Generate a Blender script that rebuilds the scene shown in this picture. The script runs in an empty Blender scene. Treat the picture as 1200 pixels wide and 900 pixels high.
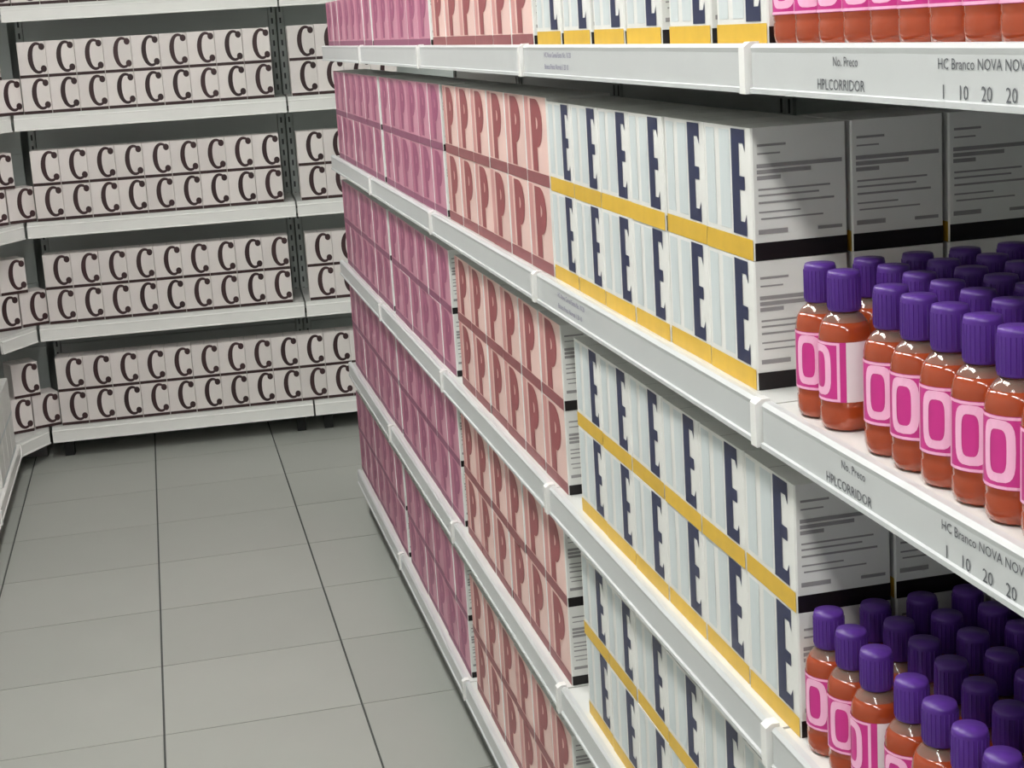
import bpy, math, random
from mathutils import Matrix, Vector
random.seed(7)
SC = bpy.context.scene
COL = SC.collection
PI = math.pi

# ------------------------------------------------------------------ camera
EYE = 1.763                                    # camera height above the floor
YAW, PITCH, ROLL = 0.2208186, 0.1937147, -0.0628813
def camera():
    cy, sy, cp, sp = math.cos(YAW), math.sin(YAW), math.cos(PITCH), math.sin(PITCH)
    F = Vector((sy * cp, cy * cp, -sp)); R = Vector((cy, -sy, 0)); U = R.cross(F)
    cr, sr = math.cos(ROLL), math.sin(ROLL)
    R2 = cr * R + sr * U; U2 = -sr * R + cr * U
    cd = bpy.data.cameras.new('camera'); co = bpy.data.objects.new('camera', cd); COL.objects.link(co)
    m = Matrix((R2, U2, -F)).transposed().to_4x4(); m.translation = (0, 0, EYE)
    co.matrix_world = m
    cd.sensor_width = 36; cd.lens = 54.0
    cd.shift_y = -(450 - 381.39) / 1200
    cd.clip_start = .02; cd.clip_end = 60
    SC.camera = co
camera()

# ------------------------------------------------------------------ world and exposure
W_ = bpy.data.worlds.new('world'); SC.world = W_; W_.use_nodes = True
W_.node_tree.nodes['Background'].inputs[0].default_value = (.93, .97, 1, 1)
W_.node_tree.nodes['Background'].inputs[1].default_value = .28
SC.view_settings.view_transform = 'Standard'; SC.view_settings.look = 'None'
SC.view_settings.exposure = 0.0; SC.view_settings.gamma = 1; SC.view_settings.use_curve_mapping = False
LAMP = 26.5                                    # strength of the ceiling lamps' diffusers

# ------------------------------------------------------------------ materials
def srgb(r, g, b):
    f = lambda c: (c / 255 / 12.92) if c / 255 <= .04045 else ((c / 255 + .055) / 1.055) ** 2.4
    return (f(r), f(g), f(b), 1)
def mat(name, rgb, rough=.5, metal=0, noise=0, scale=40, vary=0, trans=0, coat=0, bump=0, stretch=None, ior=1.45):
    m = bpy.data.materials.new(name); m.use_nodes = True
    nt = m.node_tree; N = nt.nodes; K = nt.links; p = N['Principled BSDF']
    c = srgb(*rgb); p.inputs['Base Color'].default_value = c
    p.inputs['Roughness'].default_value = rough; p.inputs['Metallic'].default_value = metal
    p.inputs['Transmission Weight'].default_value = trans; p.inputs['Coat Weight'].default_value = coat
    p.inputs['IOR'].default_value = ior
    src = None
    if noise or bump:
        tc = N.new('ShaderNodeTexCoord'); mp = N.new('ShaderNodeMapping'); nz = N.new('ShaderNodeTexNoise')
        K.new(tc.outputs['Object'], mp.inputs[0]); K.new(mp.outputs[0], nz.inputs['Vector'])
        if stretch: mp.inputs['Scale'].default_value = stretch
        nz.inputs['Scale'].default_value = scale; nz.inputs['Detail'].default_value = 4
    if noise:
        mr = N.new('ShaderNodeMapRange'); mr.inputs['To Min'].default_value = 1 - noise; mr.inputs['To Max'].default_value = 1 + noise
        K.new(nz.outputs['Fac'], mr.inputs['Value'])
        hs = N.new('ShaderNodeHueSaturation'); hs.inputs['Color'].default_value = c
        K.new(mr.outputs[0], hs.inputs['Value']); src = hs.outputs[0]
    if vary:
        oi = N.new('ShaderNodeObjectInfo'); mr2 = N.new('ShaderNodeMapRange')
        mr2.inputs['To Min'].default_value = 1 - vary; mr2.inputs['To Max'].default_value = 1 + vary
        K.new(oi.outputs['Random'], mr2.inputs['Value'])
        h2 = N.new('ShaderNodeHueSaturation')
        if src: K.new(src, h2.inputs['Color'])
        else: h2.inputs['Color'].default_value = c
        K.new(mr2.outputs[0], h2.inputs['Value']); src = h2.outputs[0]
    if src: K.new(src, p.inputs['Base Color'])
    if bump:
        b = N.new('ShaderNodeBump'); b.inputs['Strength'].default_value = bump; b.inputs['Distance'].default_value = .002
        K.new(nz.outputs['Fac'], b.inputs['Height']); K.new(b.outputs[0], p.inputs['Normal'])
    return m
M = dict(
    grout=mat('grout', (84, 87, 85), .9, noise=.1),
    tile=mat('floor_tile_glaze', (171, 174, 168), .36, noise=.05, scale=3, vary=.03, bump=.05),
    wall=mat('wall_paint', (200, 204, 200), .8, noise=.03, scale=4),
    ceil=mat('ceiling_paint', (225, 226, 222), .9, noise=.02, scale=4),
    deck=mat('shelf_enamel', (230, 231, 228), .22, noise=.03, scale=12),
    rail=mat('price_rail_plastic', (205, 208, 209), .3, noise=.03, scale=14),
    rail_b=mat('rail_enamel', (246, 246, 243), .25, noise=.03, scale=14),
    cap=mat('joint_cap_plastic', (250, 250, 248), .2, noise=.02),
    panel=mat('back_panel_steel', (212, 219, 216), .3, noise=.06, scale=6, stretch=(1, .4, 4)),
    upright=mat('upright_steel', (202, 209, 206), .4, noise=.05),
    kick=mat('kick_plate_steel', (120, 123, 122), .45, metal=.2, noise=.06, scale=10),
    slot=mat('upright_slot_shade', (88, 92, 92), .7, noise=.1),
    foot=mat('foot_rubber', (32, 33, 33), .7, noise=.1),
    white=mat('white_carton_board', (236, 236, 233), .45, noise=.025, scale=30, vary=.03),
    pale=mat('pale_blue_print', (214, 222, 224), .45, noise=.05, scale=60, stretch=(1, 3, .2)),
    navy=mat('navy_ink', (44, 50, 84), .4, noise=.12, scale=60),
    yellow=mat('yellow_ink', (226, 184, 62), .4, noise=.09, scale=50, vary=.06),
    black=mat('black_ink', (22, 17, 19), .4, noise=.1),
    text=mat('grey_ink', (160, 157, 158), .6, noise=.15),
    cbody=mat('cream_carton_board', (236, 229, 226), .45, noise=.04, scale=14, vary=.05),
    cletter=mat('brown_black_ink', (62, 42, 44), .4, noise=.25, scale=20, vary=.25),
    cband=mat('brown_band_ink', (58, 38, 38), .45, noise=.2),
    pink=mat('shell_pink_carton_board', (240, 204, 196), .42, noise=.06, scale=16, vary=.05),
    pinkp=mat('dusty_pink_print', (218, 158, 154), .42, noise=.06, scale=16),
    pletter=mat('crimson_ink', (158, 84, 88), .42, noise=.12, scale=30),
    pband=mat('mauve_band_ink', (150, 88, 92), .42, noise=.12),
    mag=mat('rose_carton_board', (208, 146, 167), .42, noise=.08, scale=16, vary=.07),
    magp=mat('deep_rose_print', (196, 120, 149), .42, noise=.08, scale=16),
    mletter=mat('plum_ink', (168, 90, 126), .42, noise=.12, scale=30),
    mband=mat('plum_band_ink', (148, 84, 114), .42, noise=.12),
    juice=mat('red_orange_juice', (192, 80, 40), .12, noise=.05, scale=20, vary=.05, trans=.3, coat=.5),
    clear=mat('clear_plastic', (235, 215, 200), .06, trans=.85, noise=.02),
    lid=mat('purple_cap_plastic', (84, 44, 138), .38, noise=.06, scale=60, vary=.08),
    label=mat('magenta_label', (210, 54, 144), .4, noise=.1, scale=40),
    ring=mat('pale_pink_ink', (255, 190, 224), .4, noise=.05),
    lback=mat('white_label_back', (240, 228, 232), .4, noise=.04),
    ltext=mat('rail_ticket_ink', (96, 98, 104), .6, noise=.15),
    lviolet=mat('rail_violet_ink', (128, 122, 156), .6, noise=.15),
    lampbody=mat('lamp_housing', (235, 235, 232), .5, noise=.02),
)
def emission(name, strength):
    m = bpy.data.materials.new(name); m.use_nodes = True; p = m.node_tree.nodes['Principled BSDF']
    p.inputs['Base Color'].default_value = (.9, .9, .9, 1)
    p.inputs['Emission Color'].default_value = (1, .985, .95, 1); p.inputs['Emission Strength'].default_value = strength
    return m
M['glow'] = emission('lamp_diffuser', LAMP)

# ------------------------------------------------------------------ mesh helpers
class MB:
    def __init__(s): s.v = []; s.f = []; s.m = []; s.mats = []; s.sm = []
    def slot(s, m):
        if m not in s.mats: s.mats.append(m)
        return s.mats.index(m)
    def face(s, pts, m, smooth=False):
        i = len(s.v); s.v += [tuple(p) for p in pts]; s.f.append(tuple(range(i, i + len(pts)))); s.m.append(s.slot(m)); s.sm.append(smooth)
    def box(s, a, b, m, c=0):
        x0, y0, z0 = a; x1, y1, z1 = b
        if c:                                              # vertical edges chamfered
            o = [(x0 + c, y0), (x1 - c, y0), (x1, y0 + c), (x1, y1 - c), (x1 - c, y1), (x0 + c, y1), (x0, y1 - c), (x0, y0 + c)]
        else: o = [(x0, y0), (x1, y0), (x1, y1), (x0, y1)]
        s.prism(o, z0, z1, m)
    def prism(s, o, z0, z1, m):
        i = len(s.v); n = len(o); k = s.slot(m)
        s.v += [(x, y, z0) for x, y in o] + [(x, y, z1) for x, y in o]
        s.f.append(tuple(range(i + n - 1, i - 1, -1))); s.f.append(tuple(range(i + n, i + 2 * n)))
        for j in range(n):
            s.f.append((i + j, i + (j + 1) % n, i + n + (j + 1) % n, i + n + j))
        s.m += [k] * (n + 2); s.sm += [False] * (n + 2)
    def extrude_y(s, prof, y0, y1, m):                     # prof: (x, z) outline
        i = len(s.v); n = len(prof); k = s.slot(m)
        s.v += [(x, y0, z) for x, z in prof] + [(x, y1, z) for x, z in prof]
        s.f.append(tuple(range(i, i + n))); s.f.append(tuple(range(i + 2 * n - 1, i + n - 1, -1)))
        for j in range(n): s.f.append((i + (j + 1) % n, i + j, i + n + j, i + n + (j + 1) % n))
        s.m += [k] * (n + 2); s.sm += [False] * (n + 2)
    def lathe(s, prof, m, seg=16, a0=0, a1=2 * PI, close=True):
        i = len(s.v); k = s.slot(m); full = abs(a1 - a0 - 2 * PI) < 1e-6; nn = seg if full else seg + 1
        for r, z in prof:
            for j in range(nn):
                a = a0 + (a1 - a0) * j / seg; s.v.append((r * math.cos(a), r * math.sin(a), z))
        for p in range(len(prof) - 1):
            for j in range(seg):
                j2 = (j + 1) % nn
                s.f.append((i + p * nn + j, i + p * nn + j2, i + (p + 1) * nn + j2, i + (p + 1) * nn + j)); s.m.append(k); s.sm.append(True)
        if close and full:
            if prof[0][0] > 1e-5: s.f.append(tuple(i + j for j in range(nn - 1, -1, -1))); s.m.append(k); s.sm.append(False)
            if prof[-1][0] > 1e-5: s.f.append(tuple(i + (len(prof) - 1) * nn + j for j in range(nn))); s.m.append(k); s.sm.append(False)
    def mesh(s, name):
        me = bpy.data.meshes.new(name); me.from_pydata(s.v, [], s.f)
        for m in s.mats: me.materials.append(m)
        me.polygons.foreach_set('material_index', s.m); me.polygons.foreach_set('use_smooth', s.sm)
        me.validate(); me.update(); return me
def link(name, data, parent=None, loc=(0, 0, 0), rz=0):
    o = bpy.data.objects.new(name, data); COL.objects.link(o)
    o.location = loc; o.rotation_euler = (0, 0, rz)
    if parent: o.parent = parent
    return o
def tag(o, label, cat, group=None):
    o['label'] = label; o['category'] = cat
    if group: o['group'] = group
    return o
def struct(name, mb):
    o = link(name, mb.mesh(name)); o['kind'] = 'structure'; return o
def text_mesh(txt, size):
    cu = bpy.data.curves.new('txt', 'FONT'); cu.body = txt; cu.size = size; cu.resolution_u = 2
    ob = bpy.data.objects.new('txt', cu); COL.objects.link(ob)
    dg = bpy.context.evaluated_depsgraph_get(); me = bpy.data.meshes.new_from_object(ob.evaluated_get(dg))
    bpy.data.objects.remove(ob); return me
ORD = ['first', 'second', 'third', 'fourth', 'fifth', 'sixth', 'seventh', 'eighth', 'ninth', 'tenth', 'eleventh', 'twelfth', 'thirteenth', 'fourteenth', 'fifteenth']

# ------------------------------------------------------------------ measures
XL = .615                                         # front of the right unit's price rails
YJ = [.528, 1.528, 2.528, 3.528, 4.528]            # its bay joints, one metre apart
ZR = [1.723, 1.338, .956, .577, .165]              # its five shelf levels
ZB = [1.964, 1.511, 1.053, .602, .146]             # the far unit's levels
DROP = .017                                     # its rails hang a little under the decks
ZRN = ['top', 'second', 'third', 'fourth', 'bottom']

# ------------------------------------------------------------------ floor, walls, ceiling
fl = MB(); fl.box((-1.6, -3, -.06), (3.6, 7.9, -.004), M['grout']); floor = struct('floor', fl)
TW, TD = .5205, .464
tile_mb = MB(); tile_mb.box((.003, .0016, -.004), (TW - .003, TD - .0016, 0), M['tile']); tile_me = tile_mb.mesh('tile')
for i in range(-2, 6):
    for j in range(-13, 9):
        x, y = -.130 + i * TW, 3.862 + j * TD
        if -1.6 < x + .1 and x + TW < 3.7 and y > -3 and y + TD < 7.95: link('tile', tile_me, floor, (x, y, 0))
w = MB(); w.box((-1.6, 7.62, 0), (3.6, 7.74, 3.1), M['wall']); struct('wall_back', w)
w = MB(); w.box((-1.42, -3, 0), (-1.3, 7.62, 3.1), M['wall']); struct('wall_left', w)
w = MB(); w.box((3.5, -3, 0), (3.6, 7.62, 3.1), M['wall']); struct('wall_right', w)
w = MB(); w.box((-1.6, -3, 3.1), (3.6, 7.74, 3.2), M['ceil']); struct('ceiling', w)

# ceiling lamps, out of frame above the aisles
lb = MB(); lb.box((-.14, -.62, -.03), (.14, .62, .03), M['lampbody']); lb_me = lb.mesh('lamp_housing')
ld = MB(); ld.box((-.115, -.59, -.042), (.115, .59, -.03), M['glow']); ld_me = ld.mesh('lamp_diffuser')
for k, (x, y, nm) in enumerate([(-.12, -1.5, 'behind the viewer in the aisle'), (-.12, .2, 'right above the viewer in the aisle'),
                          (-.12, 1.9, 'over the near half of the aisle'), (-.12, 3.45, 'over the middle of the aisle'), (-.12, 5.0, 'added over the far end of the aisle to brighten it'),  # far-end lamp is added to brighten the dim far shelving
                          (2.4, 1.0, 'over the near part of the next aisle'), (2.4, 4.4, 'over the far part of the next aisle')]):
    o = link('ceiling_lamp', lb_me, None, (x, y, 3.069)); tag(o, 'long white ceiling lamp ' + nm, 'lamp', 'ceiling lamps'); link('diffuser', ld_me, o)

# ------------------------------------------------------------------ shelving bays (local: front faces -x, y runs to the viewer's left, z up)
def rail_profile(x, z, h, t=.012):
    return [(x - .002, z - h), (x + t, z - h), (x + t, z + .004), (x + .004, z + .004), (x, z), (x + .001, z - .005), (x + .001, z - h + .006), (x - .002, z - h + .005)]
def bay(name, label, loc, rz, width, levels, depths, panel_h, group, rail_m, lip=.047, txt=None, drop=.0, recess=.035, cap=True):
    root = link(name, None, None, loc, rz); tag(root, label, 'shelving', group)
    W = width; D = max(depths)
    g = .0025
    for z, d in zip(levels, depths):
        x0 = D - d
        base = z == levels[-1]
        mb = MB()
        mb.box((x0 + .0125, g, z - (.03 if not base else .02)), (D - .03, W - g, z), M['deck'])
        mb.box((x0 + .05, g + .01, z - .045), (x0 + .075, W - g - .01, z - .0305 if not base else z - .0205), M['deck'])
        link('base_deck' if base else 'shelf', mb.mesh('shelf'), root)
        mb = MB(); mb.extrude_y(rail_profile(x0, z - drop, lip), .019 if cap else g, W - g, rail_m)
        r = link('price_rail', mb.mesh('price_rail'), root)
        if cap:
            mb = MB(); mb.extrude_y([(x0 - .005, z - lip - .001), (x0 + .012, z - lip - .001), (x0 + .012, z + .006), (x0 + .002, z + .006), (x0 - .005, z + .001)], .0026, .0185, M['cap'])
            link('joint_cap', mb.mesh('joint_cap'), r)
        if txt and z in txt:
            for (s, size, y, dz, m) in txt[z]:
                me = text_mesh(s, size); me.materials.clear(); me.materials.append(m)
                t = link('printed_text', me, r, (x0 + .0004, y, z + dz))
                t.rotation_euler = (PI / 2, 0, -PI / 2)
    zb = levels[-1]
    mb = MB(); mb.box((D - depths[-1] + recess, g, .0), (D - depths[-1] + recess + .015, W - g, zb - .048 - drop), M['kick']); link('kick_plate', mb.mesh('kick_plate'), root)
    n = 8; h = (panel_h - zb) / n
    pm = MB(); pm.box((D - .029, .035, .002), (D - .012, W - .035, h - .002), M['panel']); pme = pm.mesh('back_panel')
    for k in range(n): link('back_panel', pme, root, (0, 0, zb + k * h))
    for y in (0.002, W - .032):
        um = MB(); um.box((D - .034, y, 0), (D, y + .03, panel_h), M['upright'])
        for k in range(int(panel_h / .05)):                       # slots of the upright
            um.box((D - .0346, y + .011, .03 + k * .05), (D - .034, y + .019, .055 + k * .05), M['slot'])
        link('upright', um.mesh('upright'), root)
    fm = MB()
    for y in (.04, W - .08): fm.box((D - depths[-1] + .06, y, 0), (D - depths[-1] + .12, y + .04, zb - .05 - drop), M['foot'])
    link('foot', fm.mesh('foot'), root)
    return root
tA = lambda z: [('No. Preco', .0125, .80, -.0165, M['ltext']), ('HPLCORRIDOR', .0145, .835, -.0385, M['ltext']),
                ('HC Branco NOVA NOVA', .0125, .605, -.0165, M['ltext']), ('1    10    20    20', .0165, .60, -.040, M['ltext'])]
tB = lambda z: [('HC Nova Cereal Extra No. 10 20', .0115, .86, -.0155, M['lviolet']), ('Branco Preco Normal 1 20 10', .0115, .86, -.0335, M['lviolet'])]
content = ['purple-capped juice bottles on it, nearest to the viewer', 'white cartons lettered E on it', 'shell-pink cartons lettered P, beside the E cartons',
           'rose-pink cartons in the middle distance', 'rose-pink cartons at the far end']
for k, y in enumerate(YJ):
    txt = {ZR[0]: tA(0), ZR[1]: tA(0)} if k == 0 else ({ZR[0]: tB(0), ZR[1]: tB(0)} if k == 1 else None)
    bay('shelving_bay', 'grey steel shelving bay with ' + content[k], (XL, y, 0), 0, 1.0, ZR, [.5] * 5, 2.15, 'bays of the right shelving', M['rail'], txt=txt)
BT = -.0463                                        # the far unit stands a touch askew
by = lambda x, off=0: 6.821 + BT * x + off
RZB = PI / 2 + math.atan(BT)
bay('shelving_bay', 'far steel shelving bay of C cartons between corner and pink shelving', (.585, by(.585), 0), RZB, 1.149, ZB, [.45] * 5, 2.5, 'bays of the far shelving', M['rail_b'], lip=.05, drop=DROP, recess=.30, cap=False)
bay('shelving_bay', 'far steel shelving bay partly hidden behind the pink carton shelving', (1.736, by(1.736), 0), RZB, 1.149, ZB, [.45] * 5, 2.5, 'bays of the far shelving', M['rail_b'], lip=.05, drop=DROP, recess=.30, cap=False)
# the inside corner: a five-sided bay with a slanting front
PA, PB = (-.570, 6.850), (-.698, 6.632)
root = link('corner_shelving', None, None, (-.9, 6.95, 0)); tag(root, 'five-sided corner shelving bay with slanting front at far left, holding C cartons', 'shelving', 'bays of the far shelving')
ang = math.atan2(PB[1] - PA[1], PB[0] - PA[0]) - PI / 2; ln = math.hypot(PB[0] - PA[0], PB[1] - PA[1])
for z in ZB:
    mb = MB(); o = [(PA[0] - .004, PA[1] + .012), (PA[0] - .004, 7.26), (-1.18, 7.26), (-1.18, PB[1] + .006), (PB[0] - .01, PB[1] + .006)]
    mb.prism([(x + .9, y - 6.95) for x, y in o], z - .03, z, M['deck']); link('base_deck' if z == ZB[-1] else 'shelf', mb.mesh('shelf'), root)
    mb = MB(); mb.extrude_y(rail_profile(0, z - DROP, .05), .003, ln - .003, M['rail_b'])
    link('price_rail', mb.mesh('price_rail'), root, (PA[0] + .9, PA[1] - 6.95, 0), ang)
for k in range(8):
    h = (2.5 - ZB[-1]) / 8
    mb = MB(); mb.box((-.29, .315, ZB[-1] + k * h), (.325, .33, ZB[-1] + k * h + h - .002), M['panel']); link('back_panel', mb.mesh('back_panel'), root)
    mb = MB(); mb.box((-.30, -.31, ZB[-1] + k * h), (-.285, .312, ZB[-1] + k * h + h - .002), M['panel']); link('back_panel', mb.mesh('back_panel'), root)
mb = MB(); mb.box((-.02, .0, 0), (.30, .015, ZB[-1] - .07), M['kick']); link('kick_plate', mb.mesh('kick_plate'), root)
LDEP = [.26, .26, .26, .26, .50]
for k in range(3):
    bay('shelving_bay', 'left shelving bay with a low projecting deck, ' + ['at the far corner', 'midway along the aisle', 'nearest to the viewer'][k],
        (-.675, [6.61, 5.65, 4.69][k], 0), PI, .958, ZB, LDEP, 2.5, 'bays of the left shelving', M['rail_b'], lip=.05)

# ------------------------------------------------------------------ cartons (local: front faces -x, origin at the base centre)
def poly(mb, pts, W, D, m, lift=.0006):            # pts in (u, v) on the front; u from the viewer's left
    mb.face([(-D / 2 - lift, W / 2 - u, v) for u, v in pts], m)
def rect(mb, u0, v0, u1, v1, W, D, m, lift=.0006): poly(mb, [(u0, v0), (u1, v0), (u1, v1), (u0, v1)], W, D, m, lift)
def side(mb, u0, v0, u1, v1, W, D, m, lift=.0006):
    mb.face([(-D / 2 + u, -W / 2 - lift, v) for u, v in ((u0, v0), (u1, v0), (u1, v1), (u0, v1))], m)
def letter_c(W, H, D, m):
    mb = MB(); cu, cv = .685 * W, .0815; n = 22; a0, a1 = math.radians(52), math.radians(308)
    po, pi_ = [], []
    for i in range(n + 1):
        a = a0 + (a1 - a0) * i / n; t = .011 + .009 * abs(math.sin((a - a0) / (a1 - a0) * PI))
        po.append((cu + .039 * math.cos(a), cv + .066 * math.sin(a))); pi_.append((cu + (.039 - t) * math.cos(a), cv + (.066 - t * .8) * math.sin(a)))
    for i in range(n): poly(mb, [po[i], po[i + 1], pi_[i + 1], pi_[i]], W, D, m)
    for s in (1, -1):
        c = (cu + .0215, cv + s * .046)
        poly(mb, [(c[0] + .0125 * math.cos(2 * PI * k / 12), c[1] + .0145 * math.sin(2 * PI * k / 12)) for k in range(12)], W, D, m, .0007)
    return mb
def letter_e(W, H, D, m):
    mb = MB(); u0, u1, u2 = .60 * W, .755 * W, .88 * W; b, t = .175 * H, .985 * H
    rect(mb, u0, b, u1, t, W, D, m)
    q = (t - b)
    for v in (b, b + .43 * q, t - .13 * q): rect(mb, u1, v, u2 - (.02 * W if 0 < v - b < .7 * q else 0), v + .13 * q, W, D, m)
    poly(mb, [(u2 - .04 * W, b + .13 * q), (u2, b + .13 * q), (u2, b + .21 * q)], W, D, m)
    poly(mb, [(u2 - .04 * W, t - .13 * q), (u2, t - .21 * q), (u2, t - .13 * q)], W, D, m)
    return mb
def letter_p(W, H, D, m):
    mb = MB(); u0, u1 = .30 * W, .53 * W; b, t = .15 * H, .975 * H
    rect(mb, u0, b, u1, t, W, D, m)
    c0 = .70 * H; ry = t - c0; n = 12; po, pi_ = [], []
    for i in range(n + 1):
        a = PI / 2 - PI * i / n
        po.append((u1 + .27 * W * math.cos(a), c0 + ry * math.sin(a))); pi_.append((u1 + .07 * W * math.cos(a), c0 + ry * .25 * math.sin(a)))
    for i in range(n): poly(mb, [pi_[i], pi_[i + 1], po[i + 1], po[i]], W, D, m)
    return mb
def lines(W, H, D, m, sidev, front, seed):
    mb = MB(); r = random.Random(seed)
    for v, a, b, h in sidev: side(mb, a * D, v * H, b * D, (v + h) * H, W, D, m)
    for v, a, b, h in front: rect(mb, a * W, v * H, b * W, (v + h) * H, W, D, m, .0011)
    return mb
SIDE_TXT = [(.86, .06, .36, .018), (.80, .06, .30, .012), (.70, .05, .95, .03), (.655, .05, .62, .03), (.61, .05, .30, .03), (.53, .06, .82, .014), (.485, .06, .7, .014), (.43, .06, .86, .016),
            (.36, .06, .5, .012), (.31, .08, .74, .012), (.20, .05, .36, .035), (.20, .68, .94, .025)]
class Carton: pass
def carton(kind, W, H, D, body, letter, lm, front_band, side_band, bh, panel, panel_m, front_txt):
    c = Carton(); c.W, c.H, c.D, c.kind = W, H, D, kind
    mb = MB(); mb.box((-D / 2, -W / 2, 0), (D / 2, W / 2, H), body, .0018)
    if body in (M['pink'], M['mag']):                  # only the front is printed pink, the board is white
        kw = mb.slot(M['white'])
        for fi, f in enumerate(mb.f):
            if sum(mb.v[i][0] for i in f) / len(f) > -D / 2 + .0003: mb.m[fi] = kw
    mb.face([(-D / 2 + .001, -.0006, H + .0003), (D / 2 - .001, -.0006, H + .0003), (D / 2 - .001, .0006, H + .0003), (-D / 2 + .001, .0006, H + .0003)], M['text'])
    c.body = mb.mesh(kind)
    c.parts = []
    if letter: c.parts.append(('printed_letter', letter(W, H, D, lm).mesh('printed_letter')))
    mb = MB(); rect(mb, .001, 0, W - .001, bh, W, D, front_band, .0008)
    if side_band: side(mb, .001, 0, D - .001, bh * .85, W, D, side_band, .0008)
    c.parts.append(('bottom_band', mb.mesh('bottom_band')))
    if panel:
        mb = MB()
        for p in panel: rect(mb, p[0] * W, p[1] * H, p[2] * W, p[3] * H, W, D, panel_m, .0004)
        c.parts.append(('printed_panel', mb.mesh('printed_panel')))
    c.parts.append(('printed_text', lines(W, H, D, M['text'], SIDE_TXT, front_txt, 1).mesh('printed_text')))
    return c
FT = [(.86, .10, .42, .02), (.78, .10, .36, .014), (.62, .10, .44, .014), (.55, .10, .40, .014), (.36, .10, .38, .014)]
E_ = carton('carton', .1465, .1475, .113, M['white'], letter_e, M['navy'], M['yellow'], M['black'], .0235, [(.05, .2, .24, .97), (.34, .2, .56, .97)], M['pale'], [])
P_ = carton('carton', .1495, .150, .113, M['pink'], letter_p, M['pletter'], M['pband'], M['black'], .0205, [(.02, .15, .20, .99)], M['pinkp'], [])
R_ = carton('carton', .1490, .150, .113, M['mag'], letter_p, M['mletter'], M['mband'], M['black'], .0175, [(.02, .13, .26, .99)], M['magp'], [])
C_ = carton('carton', .1160, .1505, .113, M['cbody'], letter_c, M['cletter'], M['cband'], M['cband'], .0125, None, None, [])
SIDE_TXT = [(.86, .06, .36, .018)]
W_ = carton('carton', .15, .15, .113, M['white'], None, None, M['pale'], M['pale'], .0125, None, None, [])
def place(c, x, y, z, rz, label, group, jitter=.0012):
    o = link('carton', c.body, None, (x, y + random.uniform(-jitter, jitter) * .3, z), rz + random.uniform(-.006, .006)); tag(o, label, 'carton', group)
    for n, me in c.parts: link(n, me, o)
    return o
XF = .638                                           # front of the goods on the right shelving
def row_right(c, y0, n, pitch, z, rows, what, shelf, where):
    for r in range(rows):
        rn = '' if rows == 1 else (', lower row' if r == 0 else ', upper row')
        for k in range(n):
            y = y0 + k * pitch + c.W / 2 + (random.uniform(0, max(0, pitch - c.W - .001)) if k else 0)
            pos = 'nearest' if k == 0 else ('farthest' if k == n - 1 else ORD[k] + ' from the near end')
            place(c, XF + c.D / 2 + random.uniform(-.001, .001), y, z + .0005 + r * (c.H + .0006), 0, '%s, %s%s, %s' % (what, pos, rn, shelf), '%s on the %s' % (where, shelf))
SH = ['top shelf', 'second shelf', 'third shelf', 'fourth shelf', 'bottom deck']
eY = [1.532, 1.590, 1.498, 1.53]
for s in range(4):
    row_right(E_, eY[s], 6, (.1655 if s == 0 else .1485), ZR[s], 1 if s == 0 else 2, 'white E carton', SH[s], 'E cartons')
for s in (1, 2):                                    # the cartons standing behind the nearest E carton
    for r in range(2):
        for d in (1, 2, 3):
            place(E_, XF + E_.D / 2 + d * (E_.D + .006), eY[s] + E_.W / 2, ZR[s] + .0005 + r * (E_.H + .0006), 0,
                  'white E carton %s behind the nearest one, %s row, %s' % (['', 'directly', 'second', 'third'][d], ['lower', 'upper'][r], SH[s]), 'E cartons on the ' + SH[s])
pY = [2.540, 2.486, 2.474, 2.535, 2.56]
rY = [3.50, 3.444, 3.470, 3.50, 3.55]
qY = [4.43, 4.385, 4.41, 4.43, 4.50]
for s in range(5):
    rows = 1 if s == 0 else 2
    row_right(P_, pY[s], 6, .1540, ZR[s], rows, 'shell-pink P carton', SH[s], 'shell-pink cartons')
    row_right(R_, rY[s], 6, .1508, ZR[s], rows, 'rose-pink P carton, middle bay', SH[s], 'middle rose-pink cartons')
    row_right(R_, qY[s], 7, .1508, ZR[s], rows, 'rose-pink P carton, far bay', SH[s], 'far rose-pink cartons')
# C cartons along the far shelving
BS = ['topmost shelf', 'second shelf', 'third shelf', 'fourth shelf', 'bottom shelf']
ux, uy = 1 / math.hypot(1, BT), BT / math.hypot(1, BT)
def back_at(x): return x, by(x) + .032 + C_.D / 2
for s in range(5):
    for r in range(1 if s == 0 else 2):
        run = [-.513 + .1172 * k for k in range(9)]
        if s == 4: run += [-.513 + .1172 * k for k in (9, 10, 11, 12)]
        else: run += [.617 + .1172 * k for k in range(4)]
        for k, xl in enumerate(run):
            x, y = back_at(xl + C_.W / 2)
            nm = 'leftmost' if k == 0 else ORD[k] + ' from left'
            place(C_, x, y, ZB[s] + .0005 + r * (C_.H + .0006), RZB, 'cream carton lettered C, %s, %s, %s of far wall shelving' % (nm, 'lower row' if r == 0 else 'upper row', BS[s]), 'C cartons on the ' + BS[s])
for s in range(5):
    for r, ps in ((0, ((-.595, 6.935), (-.706, 6.872))), (1, ((-.664, 6.900),))):
        if s == 0 and r: continue
        for k, (x, y) in enumerate(ps):
            place(C_, x, y, ZB[s] + .0005 + r * (C_.H + .0006), RZB + math.radians(24),
                  'cream C carton on slanting corner shelving, %s, %s' % (('lower row, right' if k == 0 else 'lower row, left') if r == 0 else 'alone on the upper row', BS[s]), 'C cartons in the corner')
# cartons on the low deck of the left shelving
for r in range(2):
    for k in range(4):
        place(W_, -.690 - W_.D / 2, 6.50 - k * .158, ZB[4] + .0005 + r * (W_.H + .0006), PI,
              'white carton on the low left deck, %s from the corner, %s row' % (ORD[k], ['lower', 'upper'][r]), 'cartons on the left deck')

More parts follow.
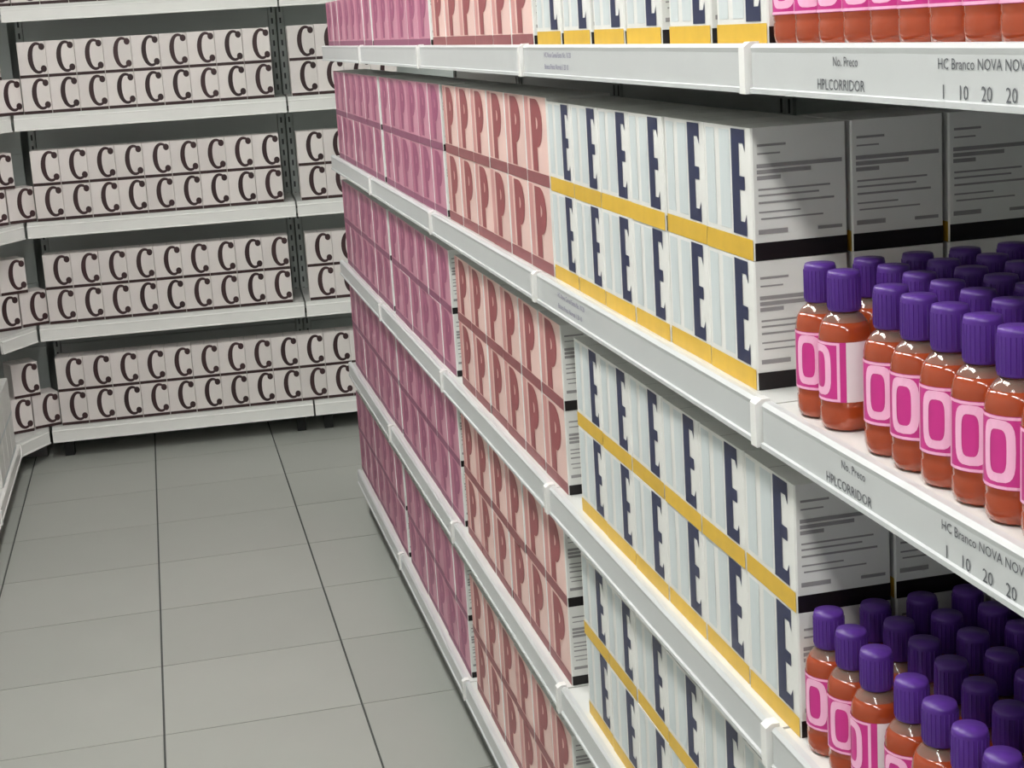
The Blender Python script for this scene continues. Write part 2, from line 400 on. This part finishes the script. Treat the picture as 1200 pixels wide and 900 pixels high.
# ------------------------------------------------------------------ juice bottles
BR = .0264
mb = MB(); mb.lathe([(.0, .0035), (.012, .003), (.021, 0), (.0248, .003), (BR, .010), (BR, .022), (.0256, .024), (BR, .0265), (BR, .0985), (.0248, .106), (.0215, .1115), (.0, .1118)], M['juice'], 20, close=False); b_body = mb.mesh('juice_bottle')
mb = MB(); mb.lathe([(.0218, .1112), (.0185, .1155), (.0150, .1185), (.0128, .1205), (.0128, .1235), (.0150, .1240), (.0150, .1252), (.0128, .1256), (.0125, .128)], M['clear'], 20, close=False); b_neck = mb.mesh('neck')
mb = MB()
prof = [(.0160, .1215), (.0164, .1225), (.0164, .1575), (.0154, .1610), (.0, .1614)]
mb.lathe(prof, M['lid'], 24)
for j in range(24):                                 # ribs round the cap
    a = 2 * PI * j / 24; c_, s_ = math.cos(a), math.sin(a)
    t = .0007; mb.face([((.0164) * c_ + s_ * t, .0164 * s_ - c_ * t, .1245), (.0171 * c_, .0171 * s_, .1245), (.0171 * c_, .0171 * s_, .155), (.0164 * c_ + s_ * t, .0164 * s_ - c_ * t, .155)], M['lid'])
    mb.face([(.0171 * c_, .0171 * s_, .1245), (.0164 * c_ - s_ * t, .0164 * s_ + c_ * t, .1245), (.0164 * c_ - s_ * t, .0164 * s_ + c_ * t, .155), (.0171 * c_, .0171 * s_, .155)], M['lid'])
b_cap = mb.mesh('cap')
LR = BR + .0004
mb = MB(); mb.lathe([(LR, .031), (LR, .0925)], M['label'], 18, PI - 1.15, PI + 1.15, close=False); b_label = mb.mesh('label')
mb = MB(); mb.lathe([(LR, .031), (LR, .0925)], M['lback'], 14, -1.99, 1.99, close=False); b_lback = mb.mesh('label_back')
def cyl_patch(mb, pts, m, r):                       # pts (arc, z) -> on the label, facing -x
    mb.face([(-r * math.cos(u / LR), -r * math.sin(-u / LR) * -1, v) for u, v in pts], m)
mb = MB(); n = 24; ro = []; ri = []
def sup(a, ax, az, e=.55):
    c, s = math.cos(a), math.sin(a); return (ax * math.copysign(abs(c) ** e, c), az * math.copysign(abs(s) ** e, s))
for i in range(n):
    a = 2 * PI * i / n
    o_ = sup(a, .0150, .0262); i_ = sup(a, .0078, .0185)
    ro.append((o_[0], .063 + o_[1])); ri.append((i_[0], .063 + i_[1]))
def on_lab(u, v, r): return (-r * math.cos(u / LR), r * math.sin(u / LR), v)
for i in range(n):
    j = (i + 1) % n
    mb.face([on_lab(*p, LR + .0004) for p in (ri[i], ri[j], ro[j], ro[i])], M['ring'])
b_ring = mb.mesh('printed_letter')
mb = MB()
for u in (-.0245, .0215): 
    mb.face([on_lab(u, .033, LR + .0004), on_lab(u, .0900, LR + .0004), on_lab(u + .003, .0900, LR + .0004), on_lab(u + .003, .033, LR + .0004)], M['ring'])
for v in (.0315, .0895):
    for i in range(6):
        u = -.0245 + .0082 * i
        mb.face([on_lab(u, v, LR + .0004), on_lab(u, v + .0025, LR + .0004), on_lab(u + .0082, v + .0025, LR + .0004), on_lab(u + .0082, v, LR + .0004)], M['ring'])
b_edge = mb.mesh('label_edge')
def bottle(x, y, z, rz, label, group):
    o = link('juice_bottle', b_body, None, (x, y, z), rz); tag(o, label, 'bottle', group)
    link('neck', b_neck, o); link('cap', b_cap, o)
    l = link('label', b_label, o); link('printed_letter', b_ring, l); link('label_edge', b_edge, l)
    k = link('label_back', b_lback, o); k['label'] = 'plain white back of the label'
    return o
bY = [[1.502], [1.4649, 1.4085, 1.3065], [1.4639, 1.4070, 1.3510, 1.2755]]   # the front rows have gaps where a bottle was taken
for s in range(3):
    for d in range(6 if s else 3):
        for k in range(11 if s == 0 else (10 if s == 1 else 13)):
            turned = (s, d, k) in ((1, 0, 1), (2, 0, 2))
            x = .660 + d * .0556 + random.uniform(-.0004, .0004); y = (bY[s][k] if d == 0 and k < len(bY[s]) else bY[s][0] - k * .0548 + (bY[s][-1] - bY[s][0] + (len(bY[s]) - 1) * .0548 if d == 0 else 0)) + random.uniform(-.0003, .0003)
            pos = ('front row' if d == 0 else ORD[d] + ' row back') + (', leftmost' if k == 0 else ', ' + ORD[k] + ' from left')
            lab = ('juice bottle turned to its white label back, %s, %s' if turned else 'purple-capped juice bottle, %s, %s') % (pos, SH[s])
            rz = math.radians(30) + random.uniform(-.16, .16) + (-.66 if turned else 0)
            bottle(x, y, ZR[s] + .0008, rz, lab, 'juice bottles on the ' + SH[s])
